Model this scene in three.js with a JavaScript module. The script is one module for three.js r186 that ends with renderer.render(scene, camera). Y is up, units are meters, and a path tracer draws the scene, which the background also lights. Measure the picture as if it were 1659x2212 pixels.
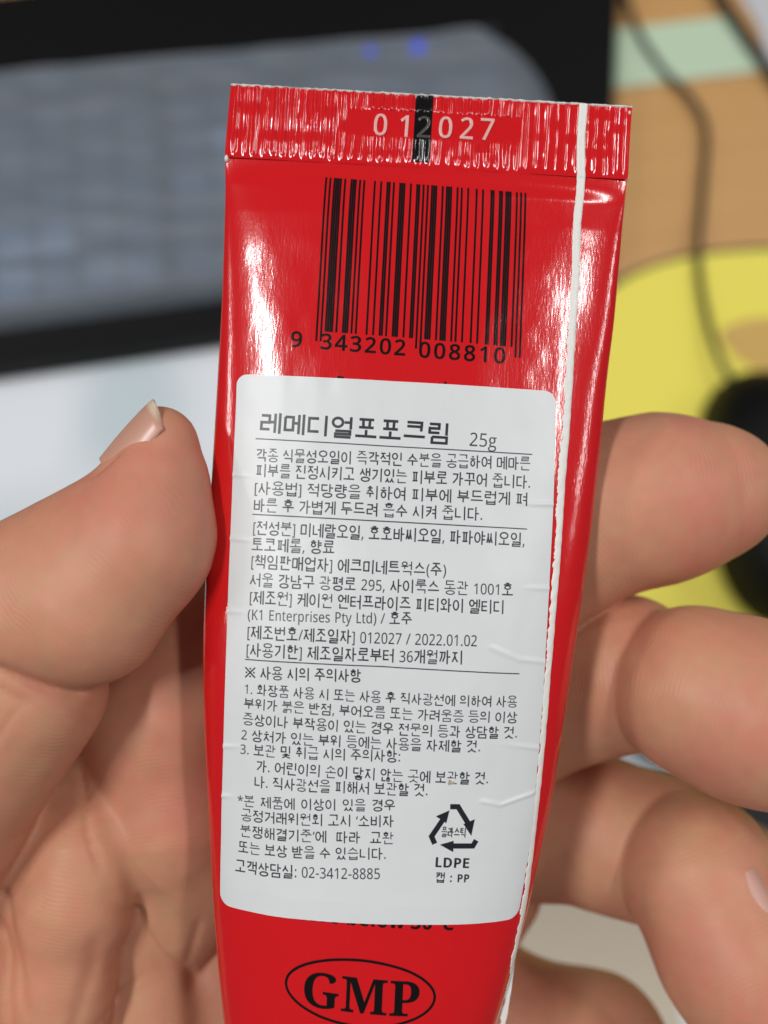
import * as THREE from 'three';
import { RoundedBoxGeometry } from 'three/addons/geometries/RoundedBoxGeometry.js';
import { RectAreaLightUniformsLib } from 'three/addons/lights/RectAreaLightUniformsLib.js';
import { FontLoader } from 'three/addons/loaders/FontLoader.js';
import { TextGeometry } from 'three/addons/geometries/TextGeometry.js';
import { mergeGeometries } from 'three/addons/utils/BufferGeometryUtils.js';

// ---------------------------------------------------------------- camera, light, exposure
const scene = new THREE.Scene();
const camera = new THREE.PerspectiveCamera(59.04, 0.75, 0.01, 20);
camera.position.set(0, 0.42, 0.1);
camera.rotation.set(-75 * Math.PI / 180, 0, 0);
camera.focus = 0.0965;
camera.userData.fStop = 11.5;
camera.updateMatrixWorld(true);
scene.background = new THREE.Color(0.075, 0.075, 0.08);          // dim walls and ceiling of the room
const renderer = new THREE.WebGLRenderer({ antialias: true });
renderer.toneMapping = THREE.LinearToneMapping;
renderer.toneMappingExposure = 1.16;
renderer.shadowMap.enabled = true;
RectAreaLightUniformsLib.init();

const numbers = new Map();
function numbered(name) {
  const n = numbers.get(name) ?? 0; numbers.set(name, n + 1);
  return n ? `${name}_${String(n).padStart(3, '0')}` : name;
}
function thing(name, label, category, group) {
  const o = new THREE.Group(); o.name = numbered(name); scene.add(o);
  o.userData = { label, category }; if (group) o.userData.group = group;
  return o;
}
function part(name, geometry, material, parent, label) {
  const m = new THREE.Mesh(geometry, material); m.name = name; m.castShadow = m.receiveShadow = true;
  if (label) m.userData.label = label;
  parent.add(m); return m;
}

// ceiling light panels: the lit face and an area light just below it
const LAMP_COLOR = new THREE.Color(1, 0.995, 0.985);
function ceilingPanel(x, z, w, d, y, power, label) {
  const t = thing('ceiling_light', label, 'ceiling light', 'ceiling lights above the desk');
  t.position.set(x, y, z);
  const frame = new THREE.MeshStandardMaterial({ color: 0xdddddd, roughness: 0.5 });
  part('housing', new THREE.BoxGeometry(w + 0.04, 0.05, d + 0.04).translate(0, 0.032, 0), frame, t);
  const glow = new THREE.MeshStandardMaterial({ color: 0xffffff, emissive: LAMP_COLOR, emissiveIntensity: 1.0, roughness: 0.6 });
  part('diffuser', new THREE.BoxGeometry(w, 0.006, d).translate(0, 0.003, 0), glow, t);
  const l = new THREE.RectAreaLight(LAMP_COLOR, power, w, d);
  l.name = 'panel_light'; l.position.set(0, -0.004, 0); l.rotation.x = -Math.PI / 2; t.add(l);
}
ceilingPanel(-0.92, 0.1, 0.14, 0.8, 2.35, 66, 'long white ceiling light just left of the desk');
ceilingPanel(1.02, 0.05, 0.13, 0.8, 2.35, 36, 'long white ceiling light just right of the desk');
ceilingPanel(-2.8, 0.1, 0.13, 1.25, 2.35, 46, 'farthest left long white ceiling light');
ceilingPanel(2.9, 0.0, 0.13, 1.25, 2.35, 34, 'farthest right long white ceiling light');
ceilingPanel(1.0, -1.3, 0.34, 0.16, 2.35, 30, 'short white ceiling light beyond the far side of the desk');

// ---------------------------------------------------------------- helpers: millimetres in the held rig, and points on the desk
const MM = 0.001, K = 0.0512, DIST = 100;                     // photo unit -> mm at the plane of the tube, 100 mm from the lens
const Q = camera.quaternion.clone(), C = camera.position.clone();
const rig = (x, y, z) => new THREE.Vector3(x, y, z - DIST).multiplyScalar(MM).applyQuaternion(Q).add(C);
const P = (px, py, z) => { const f = (DIST - z) / DIST; return [(px - 829.5) * K * f, (1106 - py) * K * f, z]; };
const R = (r, z) => r * K * (DIST - z) / DIST;
function desk(px, py, h = 0) {
  const d = new THREE.Vector3((px - 829.5) * K, (1106 - py) * K, -DIST).applyQuaternion(Q);
  return C.clone().addScaledVector(d, (h - C.y) / d.y);
}
let seed = 7;
const rnd = () => { seed = (seed * 1664525 + 1013904223) >>> 0; return seed / 4294967296; };
const hash = (x, y, z) => { let h = Math.imul(x, 374761393) ^ Math.imul(y, 668265263) ^ Math.imul(z, 2147483647 - 58); h = Math.imul(h ^ (h >>> 13), 1274126177); return ((h ^ (h >>> 16)) >>> 0) / 4294967296; };
function noise(x, y, z = 0) {                                  // value noise, -1..1
  const X = Math.floor(x), Y = Math.floor(y), Z = Math.floor(z), f = (t) => t * t * (3 - 2 * t), a = f(x - X), b = f(y - Y), c = f(z - Z);
  const l = (p, q, t) => p + (q - p) * t, h = (i, j, k) => hash(X + i, Y + j, Z + k);
  return 2 * l(l(l(h(0, 0, 0), h(1, 0, 0), a), l(h(0, 1, 0), h(1, 1, 0), a), b), l(l(h(0, 0, 1), h(1, 0, 1), a), l(h(0, 1, 1), h(1, 1, 1), a), b), c) - 1;
}
const smooth = (a, b, x) => { const t = Math.min(1, Math.max(0, (x - a) / (b - a))); return t * t * (3 - 2 * t); };
const lerp = (a, b, t) => a + (b - a) * t;
function table(points) {                                       // monotone x -> y, smoothed (Catmull-Rom)
  const p = points.slice().sort((a, b) => a[0] - b[0]);
  return (x) => {
    let i = 0; while (i < p.length - 2 && x > p[i + 1][0]) i++;
    const [x0, y0] = p[i], [x1, y1] = p[i + 1], h = x1 - x0, t = (x - x0) / h;
    if (t < 0 || t > 1) return y0 + (y1 - y0) * t;
    const m0 = i > 0 ? (y1 - p[i - 1][1]) / (x1 - p[i - 1][0]) * h : y1 - y0, m1 = i < p.length - 2 ? (p[i + 2][1] - y0) / (p[i + 2][0] - x0) * h : y1 - y0;
    return (2 * t ** 3 - 3 * t * t + 1) * y0 + (t ** 3 - 2 * t * t + t) * m0 + (3 * t * t - 2 * t ** 3) * y1 + (t ** 3 - t * t) * m1;
  };
}
function gridMesh(nu, nv, at, uvAt, flip) {                    // at(i/nu, j/nv) -> [x,y,z] in mm
  const pos = [], uv = [], idx = [];
  for (let j = 0; j <= nv; j++) for (let i = 0; i <= nu; i++) {
    const p = at(i / nu, j / nv); pos.push(p[0] * MM, p[1] * MM, p[2] * MM);
    const t = uvAt ? uvAt(p, i / nu, j / nv) : [i / nu, j / nv]; uv.push(t[0], t[1]);
  }
  for (let j = 0; j < nv; j++) for (let i = 0; i < nu; i++) {
    const a = j * (nu + 1) + i, b = a + 1, c = a + nu + 1, d = c + 1;
    flip ? idx.push(a, c, b, b, c, d) : idx.push(a, b, c, b, d, c);
  }
  const g = new THREE.BufferGeometry();
  g.setAttribute('position', new THREE.Float32BufferAttribute(pos, 3)); g.setAttribute('uv', new THREE.Float32BufferAttribute(uv, 2));
  g.setIndex(idx); g.computeVertexNormals(); return g;
}
function dataTexture(w, h, f, srgb) {                          // f(u, v) -> grey 0..1 or [r,g,b]
  const d = new Uint8Array(w * h * 4);
  for (let y = 0; y < h; y++) for (let x = 0; x < w; x++) {
    const c = f(x / w, y / h), o = (y * w + x) * 4;
    for (let k = 0; k < 3; k++) d[o + k] = Math.max(0, Math.min(255, Math.round(255 * (c.length ? c[k] : c))));
    d[o + 3] = 255;
  }
  const t = new THREE.DataTexture(d, w, h); t.magFilter = THREE.LinearFilter; t.wrapS = t.wrapT = THREE.RepeatWrapping;
  if (srgb) t.colorSpace = THREE.SRGBColorSpace;
  t.needsUpdate = true; return t;
}

// ---------------------------------------------------------------- tube: surface
const TILT = -3.2 * Math.PI / 180, ct = Math.cos(TILT), st = Math.sin(TILT);
const toLocal = (x, y) => [x * ct + y * st, -x * st + y * ct];   // rig -> tube frame
const toRig = (x, y) => [x * ct - y * st, x * st + y * ct];
const localPx = (px, py) => toLocal((px - 829.5) * K, (1106 - py) * K);
const edge = (list) => table(list.map(([px, py]) => { const [x, y] = localPx(px, py); return [y, x]; }));
const leftEdge = edge([[500, 185], [493, 262], [487, 340], [487, 420], [483, 560], [480, 650], [472, 800], [460, 1000], [451, 1150], [442, 1330], [440, 1450], [444, 1600], [452, 1750], [462, 1950], [474, 2100], [486, 2212], [505, 2400]]);
const rightEdge = edge([[1363, 238], [1358, 320], [1354, 392], [1345, 480], [1338, 560], [1325, 700], [1310, 820], [1292, 1000], [1275, 1150], [1250, 1330], [1232, 1450], [1210, 1600], [1187, 1740], [1140, 1955], [1100, 2110], [1070, 2212], [1015, 2400]]);
const TOP = localPx(930, 211)[1], CRIMP = TOP - 7.95, BOTTOM = -66;
const perimeter = (a, b) => { const h = ((a - b) / (a + b)) ** 2; return Math.PI * (a + b) * (1 + 3 * h / (10 + Math.sqrt(4 - 3 * h))); };
const thickness = table(Array.from({ length: 27 }, (_, i) => {
  const y = lerp(BOTTOM - 4, CRIMP, i / 26), a = (rightEdge(y) - leftEdge(y)) / 2;
  let lo = 0.3, hi = 16; for (let k = 0; k < 40; k++) { const m = (lo + hi) / 2; perimeter(a, m) < 88.9 ? lo = m : hi = m; }
  return [y, lo];
}));
const half = (y) => {
  const d = Math.max(0, CRIMP - y), b = Math.min(thickness(y), 13);
  return Math.max(0.36, lerp(0.36, Math.min(b, 0.36 + 0.42 * d ** 0.72), smooth(-0.2, 3, d)) * lerp(1, 0.56, smooth(-5, -42, y)));
};
const POW = (y) => 2.05 + 0.45 * smooth(0, 10, CRIMP - y) * smooth(-62, -15, y);
const dent = (x, y) => (0.10 * noise(x / 7 + 3.1, y / 11) + 0.05 * noise(x / 3.1, y / 5 + 9) + 0.022 * noise(x / 1.3, y / 2.2, 5)) * smooth(0, 6, CRIMP - y) * 1.0;
function frontZ(x, y) {
  const l = leftEdge(y), r = rightEdge(y), a = (r - l) / 2, t = Math.min(1, Math.abs((x - (l + r) / 2) / a)), n = POW(y);
  return half(y) * (1 - t ** n) ** (1 / n) + dent(x, y) * (1 - t ** 4);
}
function onTube(px, py) {                                     // photo position -> tube-frame x, y of the front surface there
  let z = 2, x = 0, y = 0;
  for (let k = 0; k < 14; k++) { const f = (DIST - z) / DIST; [x, y] = toLocal((px - 829.5) * K * f, (1106 - py) * K * f); z = lerp(z, frontZ(x, y), 0.7); }
  return [x, y, z];
}

// ---------------------------------------------------------------- lettering: hangul drawn stroke by stroke, latin from the sans face
const CONS = 'ㄱㄲㄴㄷㄸㄹㅁㅂㅃㅅㅆㅇㅈㅉㅊㅋㅌㅍㅎ', VOW = 'ㅏㅐㅑㅒㅓㅔㅕㅖㅗㅘㅙㅚㅛㅜㅝㅞㅟㅠㅡㅢㅣ';
const FIN = ['', 'ㄱ', 'ㄲ', 'ㄱㅅ', 'ㄴ', 'ㄴㅈ', 'ㄴㅎ', 'ㄷ', 'ㄹ', 'ㄹㄱ', 'ㄹㅁ', 'ㄹㅂ', 'ㄹㅅ', 'ㄹㅌ', 'ㄹㅍ', 'ㄹㅎ', 'ㅁ', 'ㅂ', 'ㅂㅅ', 'ㅅ', 'ㅆ', 'ㅇ', 'ㅈ', 'ㅊ', 'ㅋ', 'ㅌ', 'ㅍ', 'ㅎ'];
const DOUBLE = { 'ㄲ': 'ㄱㄱ', 'ㄸ': 'ㄷㄷ', 'ㅃ': 'ㅂㅂ', 'ㅆ': 'ㅅㅅ', 'ㅉ': 'ㅈㅈ' };
function consonant(c, lean) {                                  // polylines in a unit box; 'o' marks an ellipse
  switch (c) {
    case 'ㄱ': return [lean ? [[0, .05], [.92, .05], [.8, .5], [.08, 1]] : [[0, .05], [.95, .05], [.93, 1]]];
    case 'ㄴ': return [[[.05, 0], [.05, .93], [1, .93]]];
    case 'ㄷ': return [[[.97, .05], [.05, .05], [.05, .95], [1, .95]]];
    case 'ㄹ': return [[[.03, .03], [.95, .03], [.95, .5], [.05, .5], [.05, .97], [1, .97]]];
    case 'ㅁ': return [[[.05, .05], [.95, .05], [.95, .95], [.05, .95], [.05, .05]]];
    case 'ㅂ': return [[[.05, 0], [.05, .97], [.95, .97], [.95, 0]], [[.05, .48], [.95, .48]]];
    case 'ㅅ': return [[[.5, .02], [.45, .42], [.02, 1]], [[.49, .32], [.62, .62], [1, 1]]];
    case 'ㅇ': return [['o', .5, .5, .48, .48]];
    case 'ㅈ': return [[[.05, .06], [.95, .06]], [[.5, .06], [.44, .48], [.02, 1]], [[.49, .4], [.62, .68], [1, 1]]];
    case 'ㅊ': return [[[.3, -.02], [.7, -.02]], [[.05, .24], [.95, .24]], [[.5, .24], [.44, .58], [.02, 1]], [[.49, .5], [.62, .74], [1, 1]]];
    case 'ㅋ': return [...consonant('ㄱ', lean), lean ? [[.05, .45], [.82, .42]] : [[0, .5], [.93, .5]]];
    case 'ㅌ': return [...consonant('ㄷ'), [[.05, .5], [.93, .5]]];
    case 'ㅍ': return [[[.02, .06], [.98, .06]], [[.02, .95], [.98, .95]], [[.28, .06], [.3, .95]], [[.72, .06], [.7, .95]]];
    case 'ㅎ': return [[[.28, 0], [.72, 0]], [[.02, .24], [.98, .24]], [['o', .5, .7, .36, .3]][0]];
  }
  return [];
}
function vowelStrokes(v) {                                     // [horizontal part, vertical part], each in its own unit box
  const V = { 'ㅏ': [[[.4, 0], [.4, 1]], [[.4, .48], [1, .48]]], 'ㅑ': [[[.4, 0], [.4, 1]], [[.4, .35], [1, .35]], [[.4, .62], [1, .62]]],
    'ㅐ': [[[.3, .03], [.3, .97]], [[.88, 0], [.88, 1]], [[.3, .48], [.88, .48]]], 'ㅒ': [[[.3, .03], [.3, .97]], [[.88, 0], [.88, 1]], [[.3, .36], [.88, .36]], [[.3, .6], [.88, .6]]],
    'ㅓ': [[[.78, 0], [.78, 1]], [[.12, .45], [.78, .45]]], 'ㅕ': [[[.78, 0], [.78, 1]], [[.12, .33], [.78, .33]], [[.12, .6], [.78, .6]]],
    'ㅔ': [[[.5, .03], [.5, .97]], [[.92, 0], [.92, 1]], [[.02, .45], [.5, .45]]], 'ㅖ': [[[.5, .03], [.5, .97]], [[.92, 0], [.92, 1]], [[.02, .34], [.5, .34]], [[.02, .6], [.5, .6]]],
    'ㅣ': [[[.7, 0], [.7, 1]]] };
  const H = { 'ㅗ': [[[0, .85], [1, .85]], [[.5, .1], [.5, .85]]], 'ㅛ': [[[0, .85], [1, .85]], [[.32, .1], [.32, .85]], [[.68, .1], [.68, .85]]],
    'ㅜ': [[[0, .15], [1, .15]], [[.5, .15], [.5, 1]]], 'ㅠ': [[[0, .15], [1, .15]], [[.32, .15], [.32, 1]], [[.68, .15], [.68, 1]]], 'ㅡ': [[[0, .5], [1, .5]]] };
  const M = { 'ㅘ': 'ㅗㅏ', 'ㅙ': 'ㅗㅐ', 'ㅚ': 'ㅗㅣ', 'ㅝ': 'ㅜㅓ', 'ㅞ': 'ㅜㅔ', 'ㅟ': 'ㅜㅣ', 'ㅢ': 'ㅡㅣ' };
  return M[v] ? [H[M[v][0]], V[M[v][1]]] : [H[v], V[v]];
}
function syllable(g, ch, x, y, w, h, weight) {                 // strokes one hangul block into the box x..x+w, y..y+h (y down)
  const s = ch.charCodeAt(0) - 0xac00, L = CONS[Math.floor(s / 588)], v = VOW[Math.floor((s % 588) / 28)], T = FIN[s % 28];
  const [hs, vs] = vowelStrokes(v), mixed = hs && vs;
  const put = (strokes, bx, by, bw, bh) => {
    for (const q of strokes) {
      g.beginPath();
      if (q[0] === 'o') g.ellipse(x + (bx + q[1] * bw) * w, y + (by + q[2] * bh) * h, q[3] * bw * w, q[4] * bh * h, 0, 0, 7);
      else q.forEach(([a, b], i) => g[i ? 'lineTo' : 'moveTo'](x + (bx + a * bw) * w, y + (by + b * bh) * h));
      g.stroke();
    }
  };
  const cons = (c, bx, by, bw, bh, lean) => {
    const pair = DOUBLE[c] ?? c;
    if (pair.length === 1) return put(consonant(pair, lean), bx, by, bw, bh);
    put(consonant(pair[0], lean), bx, by, bw * .46, bh); put(consonant(pair[1], lean), bx + bw * .54, by, bw * .46, bh);
  };
  g.lineWidth = weight; g.lineCap = 'butt'; g.lineJoin = 'miter'; g.miterLimit = 3;
  if (T && hs) g.lineWidth = weight * 0.78;
  const f = T ? 1 : 0, wide = vs && !hs && 'ㅐㅒㅔㅖ'.includes(v);
  if (mixed) {
    cons(L, .1, f ? .05 : .08, .42, f ? .26 : .36, false);
    put(hs, .03, f ? .33 : .5, .58, f ? .2 : .32); put(vs, .6, .01, .36, f ? .58 : .97);
  } else if (hs) {
    cons(L, .16, f ? .0 : .05, .68, f ? .28 : .42, false);
    put(hs, .03, f ? .35 : .52, .94, f ? .23 : .4);
  } else {
    cons(L, .07, f ? .07 : .13, wide ? .4 : .46, f ? .43 : .68, true);
    put(vs, wide ? .46 : .54, .01, wide ? .5 : .44, f ? .58 : .97);
  }
  if (T) cons(T, .18, hs ? .7 : .67, .72, hs ? .27 : .3, false);
}
const isHangul = (c) => c >= '\uac00' && c <= '\ud7a3';
function textLine(g, text, a, b, size, weight = 0.094, bold) {  // a, b: baseline start and end; size: height of a hangul block
  const W = Math.hypot(b[0] - a[0], b[1] - a[1]);
  g.save(); g.translate(a[0], a[1]); g.rotate(Math.atan2(b[1] - a[1], b[0] - a[0]));
  g.font = `${bold ? 'bold ' : ''}${size * 1.08}px sans-serif`;
  const adv = [...text].map((c) => isHangul(c) ? size * .95 : c === ' ' ? size * .3 : c === '※' ? size : g.measureText(c).width * .92);
  const total = adv.reduce((p, q) => p + q, 0), spaces = [...text].filter((c) => c === ' ').length;
  let k = W / total, extra = 0;
  if (k > 1.06 && spaces) { k = 1.06; extra = (W - total * k) / spaces; }
  let x = 0;
  [...text].forEach((c, i) => {
    const w = adv[i] * k;
    if (isHangul(c)) syllable(g, c, x + w * .02, -size, w * .93, size, size * weight);
    else if (c === '※') {
      g.lineWidth = size * weight; const m = w * .5, r = size * .38;
      for (const s of [1, -1]) { g.beginPath(); g.moveTo(x + m - r, -size * .5 - r * s); g.lineTo(x + m + r, -size * .5 + r * s); g.stroke(); }
      for (const [dx, dy] of [[1, 0], [-1, 0], [0, 1], [0, -1]]) g.fillRect(x + m + dx * r * .75 - size * .06, -size * .5 + dy * r * .75 - size * .06, size * .12, size * .12);
    } else if (c !== ' ') { g.save(); g.translate(x, -size * .1); g.scale(k * .92, 1); g.fillText(c, 0, 0); g.restore(); }
    x += w + (c === ' ' ? extra : 0);
  });
  g.restore();
}

// ---------------------------------------------------------------- tube: print on the red film
const PW = 1640, PH = 2048, X0 = -25, XW = 50, Y0 = -72, YH = 126;
const printXY = (x, y) => [(x - X0) / XW * PW, (1 - (y - Y0) / YH) * PH];
const printCanvas = document.createElement('canvas'); printCanvas.width = PW; printCanvas.height = PH;
{
  const g = printCanvas.getContext('2d');
  g.fillStyle = '#d2151b'; g.fillRect(0, 0, PW, PH);
  const px = (x, y) => { const t = onTube(x, y); return printXY(t[0], t[1]); };
  const frame = (a, b, c, n = 100, m = 100) => {                                   // draws in photo units: a origin, b 100 units right of it, c 100 units below it
    const A = px(...a), B = px(...b), D = px(...c);
    g.setTransform((B[0] - A[0]) / n, (B[1] - A[1]) / n, (D[0] - A[0]) / m, (D[1] - A[1]) / m, A[0], A[1]);
  };
  g.fillStyle = '#0b0808'; g.strokeStyle = '#0b0808';
  // bar code: 95 modules
  const LC = ['0001101', '0011001', '0010011', '0111101', '0100011', '0110001', '0101111', '0111011', '0110111', '0001011'], first = { 9: 'LGGLGL' };
  const digits = '9343202008810', inv = (s) => s.replace(/./g, (c) => 1 - c), rev = (s) => [...s].reverse().join('');
  let bits = '101';
  for (let i = 1; i <= 6; i++) bits += first[9][i - 1] === 'L' ? LC[+digits[i]] : rev(inv(LC[+digits[i]]));
  bits += '01010';
  for (let i = 7; i <= 12; i++) bits += inv(LC[+digits[i]]);
  bits += '101';
  const a = px(703, 383), b = px(1137, 417), c = px(681, 733);
  g.setTransform((b[0] - a[0]) / 95, (b[1] - a[1]) / 95, (c[0] - a[0]) / 100, (c[1] - a[1]) / 100, a[0], a[1]);
  for (let i = 0; i < 95; i++) if (bits[i] === '1') { const guard = i < 3 || i > 91 || (i > 44 && i < 50); g.fillRect(i + 0.06, 0, 0.92, guard ? 101 : 95); }
  const bar = (s, at, to, base, toY) => {
    const A = px(at, base), B = px(to, toY), w = Math.hypot(B[0] - A[0], B[1] - A[1]);
    g.setTransform(1, 0, 0, 1, A[0], A[1]); g.rotate(Math.atan2(B[1] - A[1], B[0] - A[0])); g.scale(1.55, 0.77 * 1.0);
    const size = 37; g.font = `${size}px sans-serif`;
    [...s].forEach((ch, i) => g.fillText(ch, (w / 1.55) * i / s.length, 0));
  };
  frame([640, 738], [740, 744], [634, 838]);
  const dig = (s, x0, y0, x1, y1) => {
    [...s].forEach((ch, i) => {
      const t = s.length > 1 ? i / (s.length - 1) : 0, A = [lerp(x0, x1, t), lerp(y0, y1, t)];
      frame(A, [A[0] + 100, A[1] + 6], [A[0] - 5.5, A[1] + 100]); g.font = '46px sans-serif'; g.save(); g.scale(1.08, 1); g.fillText(ch, -1, 0); g.lineWidth = 1.8; g.strokeText(ch, -1, 0); g.restore();
    });
  };
  dig('9', 627, 748, 627, 748); dig('343202', 692, 753, 851, 766); dig('008810', 904, 771, 1066, 783);
  // registration mark under the crimp
  frame([899, 215], [999, 221], [893, 315]); g.fillRect(-1, -12, 38, 147);
  // lines of print that the sticker hides but for their rims
  frame([724, 838], [824, 844], [718, 938]); g.font = 'bold 36px sans-serif'; g.fillText('P', 0, 0); g.fillText('tl', 216, 0);
  frame([622, 1982], [1035, 2008], [619, 2032], 413, 50); g.font = 'bold 44px sans-serif'; g.fillText('Store below 30°C', 0, 0, 405);
  // oval emblem
  frame([778, 2146], [938, 2155], [776, 2190], 160, 44); g.lineWidth = 5.5; g.beginPath(); g.ellipse(0, 0, 161, 71, 0, 0, 7); g.stroke();
  g.font = 'bold 106px serif'; const w = g.measureText('GMP').width; g.save(); g.scale(258 / w, 1); g.fillText('GMP', -w / 2 + 2, 43); g.restore();
}
const printMap = new THREE.CanvasTexture(printCanvas); printMap.colorSpace = THREE.SRGBColorSpace;

// fine upright scratches of the film
const filmBump = dataTexture(1024, 1024, (u, v) => {
  const p = (a, b, o) => { const n = (i, j) => hash(((i % a) + a) % a, ((j % b) + b) % b, o), x = u * a, y = v * b, X = Math.floor(x), Y = Math.floor(y), f = (t) => t * t * (3 - 2 * t), s = f(x - X), t = f(y - Y); return lerp(lerp(n(X, Y), n(X + 1, Y), s), lerp(n(X, Y + 1), n(X + 1, Y + 1), s), t); };
  return 0.45 * p(150, 30, 1) + 0.3 * p(300, 80, 2) + 0.25 * p(70, 22, 3);
});
filmBump.repeat.set(2, 5);
const redFilm = new THREE.MeshPhysicalMaterial({ map: printMap, roughness: 0.15, bumpMap: filmBump, bumpScale: 0.00001, ior: 1.65 });
redFilm.name = 'red_film';
const tube = thing('cream_tube', 'red plastic cream tube with barcode and white information sticker, held upright in the hand', 'tube');
tube.position.copy(rig(0, 0, 0)); tube.quaternion.copy(Q).multiply(new THREE.Quaternion().setFromAxisAngle(new THREE.Vector3(0, 0, 1), TILT));
const uvPrint = (p) => [(p[0] - X0) / XW, (p[1] - Y0) / YH];
{
  const section = (u, v) => {
    const y = lerp(BOTTOM, CRIMP, v), l = leftEdge(y), r = rightEdge(y), a = (r - l) / 2, cx = (l + r) / 2, f = u * Math.PI * 2, n = POW(y);
    const c = Math.cos(f), s = Math.sin(f), x = cx + a * Math.sign(c) * Math.abs(c) ** (2 / n), z = half(y) * Math.sign(s) * Math.abs(s) ** (2 / n), t = (x - cx) / a;
    return [x, y, z + (s > 0 ? dent(x, y) * (1 - t ** 4) : 0)];
  };
  part('tube_body', gridMesh(360, 420, section, uvPrint), redFilm, tube);
  // shoulder and neck below the frame
  const yb = BOTTOM, l = leftEdge(yb), r = rightEdge(yb);
  const sh = new THREE.LatheGeometry([[0.001, -12], [4, -12], [4, -4], [5, -3.4], [(r - l) / 2 * 1.0, 0.02]].map(([x, y]) => new THREE.Vector2(x * MM, y * MM)), 64);
  sh.scale(1, 1, half(yb) / ((r - l) / 2)); sh.translate((l + r) / 2 * MM, yb * MM, 0);
  part('shoulder', sh, new THREE.MeshPhysicalMaterial({ color: 0xb0161c, roughness: 0.3 }), tube);
}
// crimped seal: pressed ridges, a flat window and raised figures
{
  const [wx0] = localPx(757, 265), [wx1] = localPx(1122, 285), wy1 = localPx(930, 246)[1], wy0 = localPx(930, 303)[1];
  const ridge = (x, y) => {
    const wob = 0.13 * noise(x * 0.5, y * 0.14, 3) + 0.025 * noise(x * 3, y * 0.8, 8), q = (x + wob) / 1.07;
    const k = Math.floor(q), f = q - k, top = hash(k, 5, 1);
    const shape = Math.exp(-(((f - 0.5) / (0.13 + 0.12 * top)) ** 2)) * (0.55 + 0.7 * top) + 0.2 * Math.exp(-(((f - 0.95) / 0.09) ** 2)) * hash(k, 9, 2);
    const end = smooth(TOP - 8.0, TOP - 7.0 + 0.9 * hash(k, 3, 7) * 0.6, y);
    return (shape + 0.07 * noise(x * 5, y * 0.5, 5) + 0.02 * noise(x * 13, y * 1.6, 6)) * end;
  };
  const lift = (x, y) => {
    const inX = smooth(wx0 - .12, wx0 + .12, x) * (1 - smooth(wx1 - .12, wx1 + .12, x)), inY = smooth(wy0 - .12, wy0 + .12, y) * (1 - smooth(wy1 - .12, wy1 + .12, y)), win = inX * inY;
    const right = 1 - 0.55 * smooth(wx1, wx1 + 2, x);
    return 0.19 * ridge(x, y) * (1 - win) * right  + 0.05 * noise(x * .6, y * .7, 4);
  };
  const at = (u, v) => { const y = lerp(CRIMP, TOP, v), x = lerp(leftEdge(y), rightEdge(y), u); return [x, y, 0.36 + lift(x, y) * smooth(0, .02, u) * (1 - smooth(.98, 1, u))]; };
  const crimpFilm = redFilm.clone(); crimpFilm.bumpScale = 0.000006; crimpFilm.roughness = 0.1;
  const seal = part('crimped_seal', mergeGeometries([
    gridMesh(720, 120, at, uvPrint),
    gridMesh(60, 8, (u, v) => { const y = lerp(CRIMP, TOP, v), x = lerp(leftEdge(y), rightEdge(y), u); return [x, y, -0.36]; }, uvPrint, true),
    gridMesh(2, 60, (u, v) => { const y = lerp(CRIMP, TOP, v); return [leftEdge(y) - 0.004, y, lerp(-0.36, 0.36, u)]; }, uvPrint),
    gridMesh(2, 60, (u, v) => { const y = lerp(CRIMP, TOP, v); return [rightEdge(y) + 0.004, y, lerp(-0.36, 0.36, u)]; }, uvPrint, true),
  ]), crimpFilm, tube);
  const font = await new FontLoader().loadAsync('fonts/droid/droid_sans_regular.typeface.json');
  const pressed = new THREE.MeshPhysicalMaterial({ color: 0xe6aca6, roughness: 0.3, ior: 1.6 }), pressedDark = new THREE.MeshPhysicalMaterial({ color: 0x4a4543, roughness: 0.25, ior: 1.6 });  // paler than the film: the shine on the raised strokes is painted in
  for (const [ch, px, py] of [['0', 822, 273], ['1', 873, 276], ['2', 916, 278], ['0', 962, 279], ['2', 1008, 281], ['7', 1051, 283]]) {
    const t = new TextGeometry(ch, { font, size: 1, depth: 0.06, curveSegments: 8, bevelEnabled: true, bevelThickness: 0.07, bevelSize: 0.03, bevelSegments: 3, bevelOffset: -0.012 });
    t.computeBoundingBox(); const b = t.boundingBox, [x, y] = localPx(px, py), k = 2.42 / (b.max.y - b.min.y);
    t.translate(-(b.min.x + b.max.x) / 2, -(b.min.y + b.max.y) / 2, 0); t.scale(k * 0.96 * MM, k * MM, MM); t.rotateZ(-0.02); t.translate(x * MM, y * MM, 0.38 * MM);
    part('embossed_digit', t, px > 890 && px < 940 ? pressedDark : pressed, seal, 'raised figure pressed into the seal, its shine painted in pale');
  }
  const white = new THREE.MeshStandardMaterial({ color: 0xe6e2dc, roughness: 0.45 });
  // cut edge of the laminate: a ragged white rim on top and at the corners
  const rim = (u, v) => { const x = lerp(leftEdge(TOP), rightEdge(TOP), u), f = v * Math.PI * 2, r = 0.2 + 0.08 * noise(x * 2.2, 1) + 0.05 * noise(x * 7, 4); return [x, TOP + r * 0.9 * Math.sin(f) + 0.05, (0.44 + lift(x, TOP) * .6) * Math.cos(f) * 1.03]; };
  part('cut_edge', gridMesh(400, 14, rim), white, tube, 'ragged white cut edge of the seal');
  const corner = (px, py, r) => { const [x, y] = localPx(px, py); return new THREE.SphereGeometry(r * MM, 20, 14).scale(.75, 1.3, 1).translate(x * MM, y * MM, 0.1 * MM); };
  part('worn_corner', corner(490, 343, 0.34), white, tube); part('worn_corner', corner(1358, 246, 0.3), white, tube); part('worn_corner', corner(1353, 386, 0.26), white, tube);
}
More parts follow.
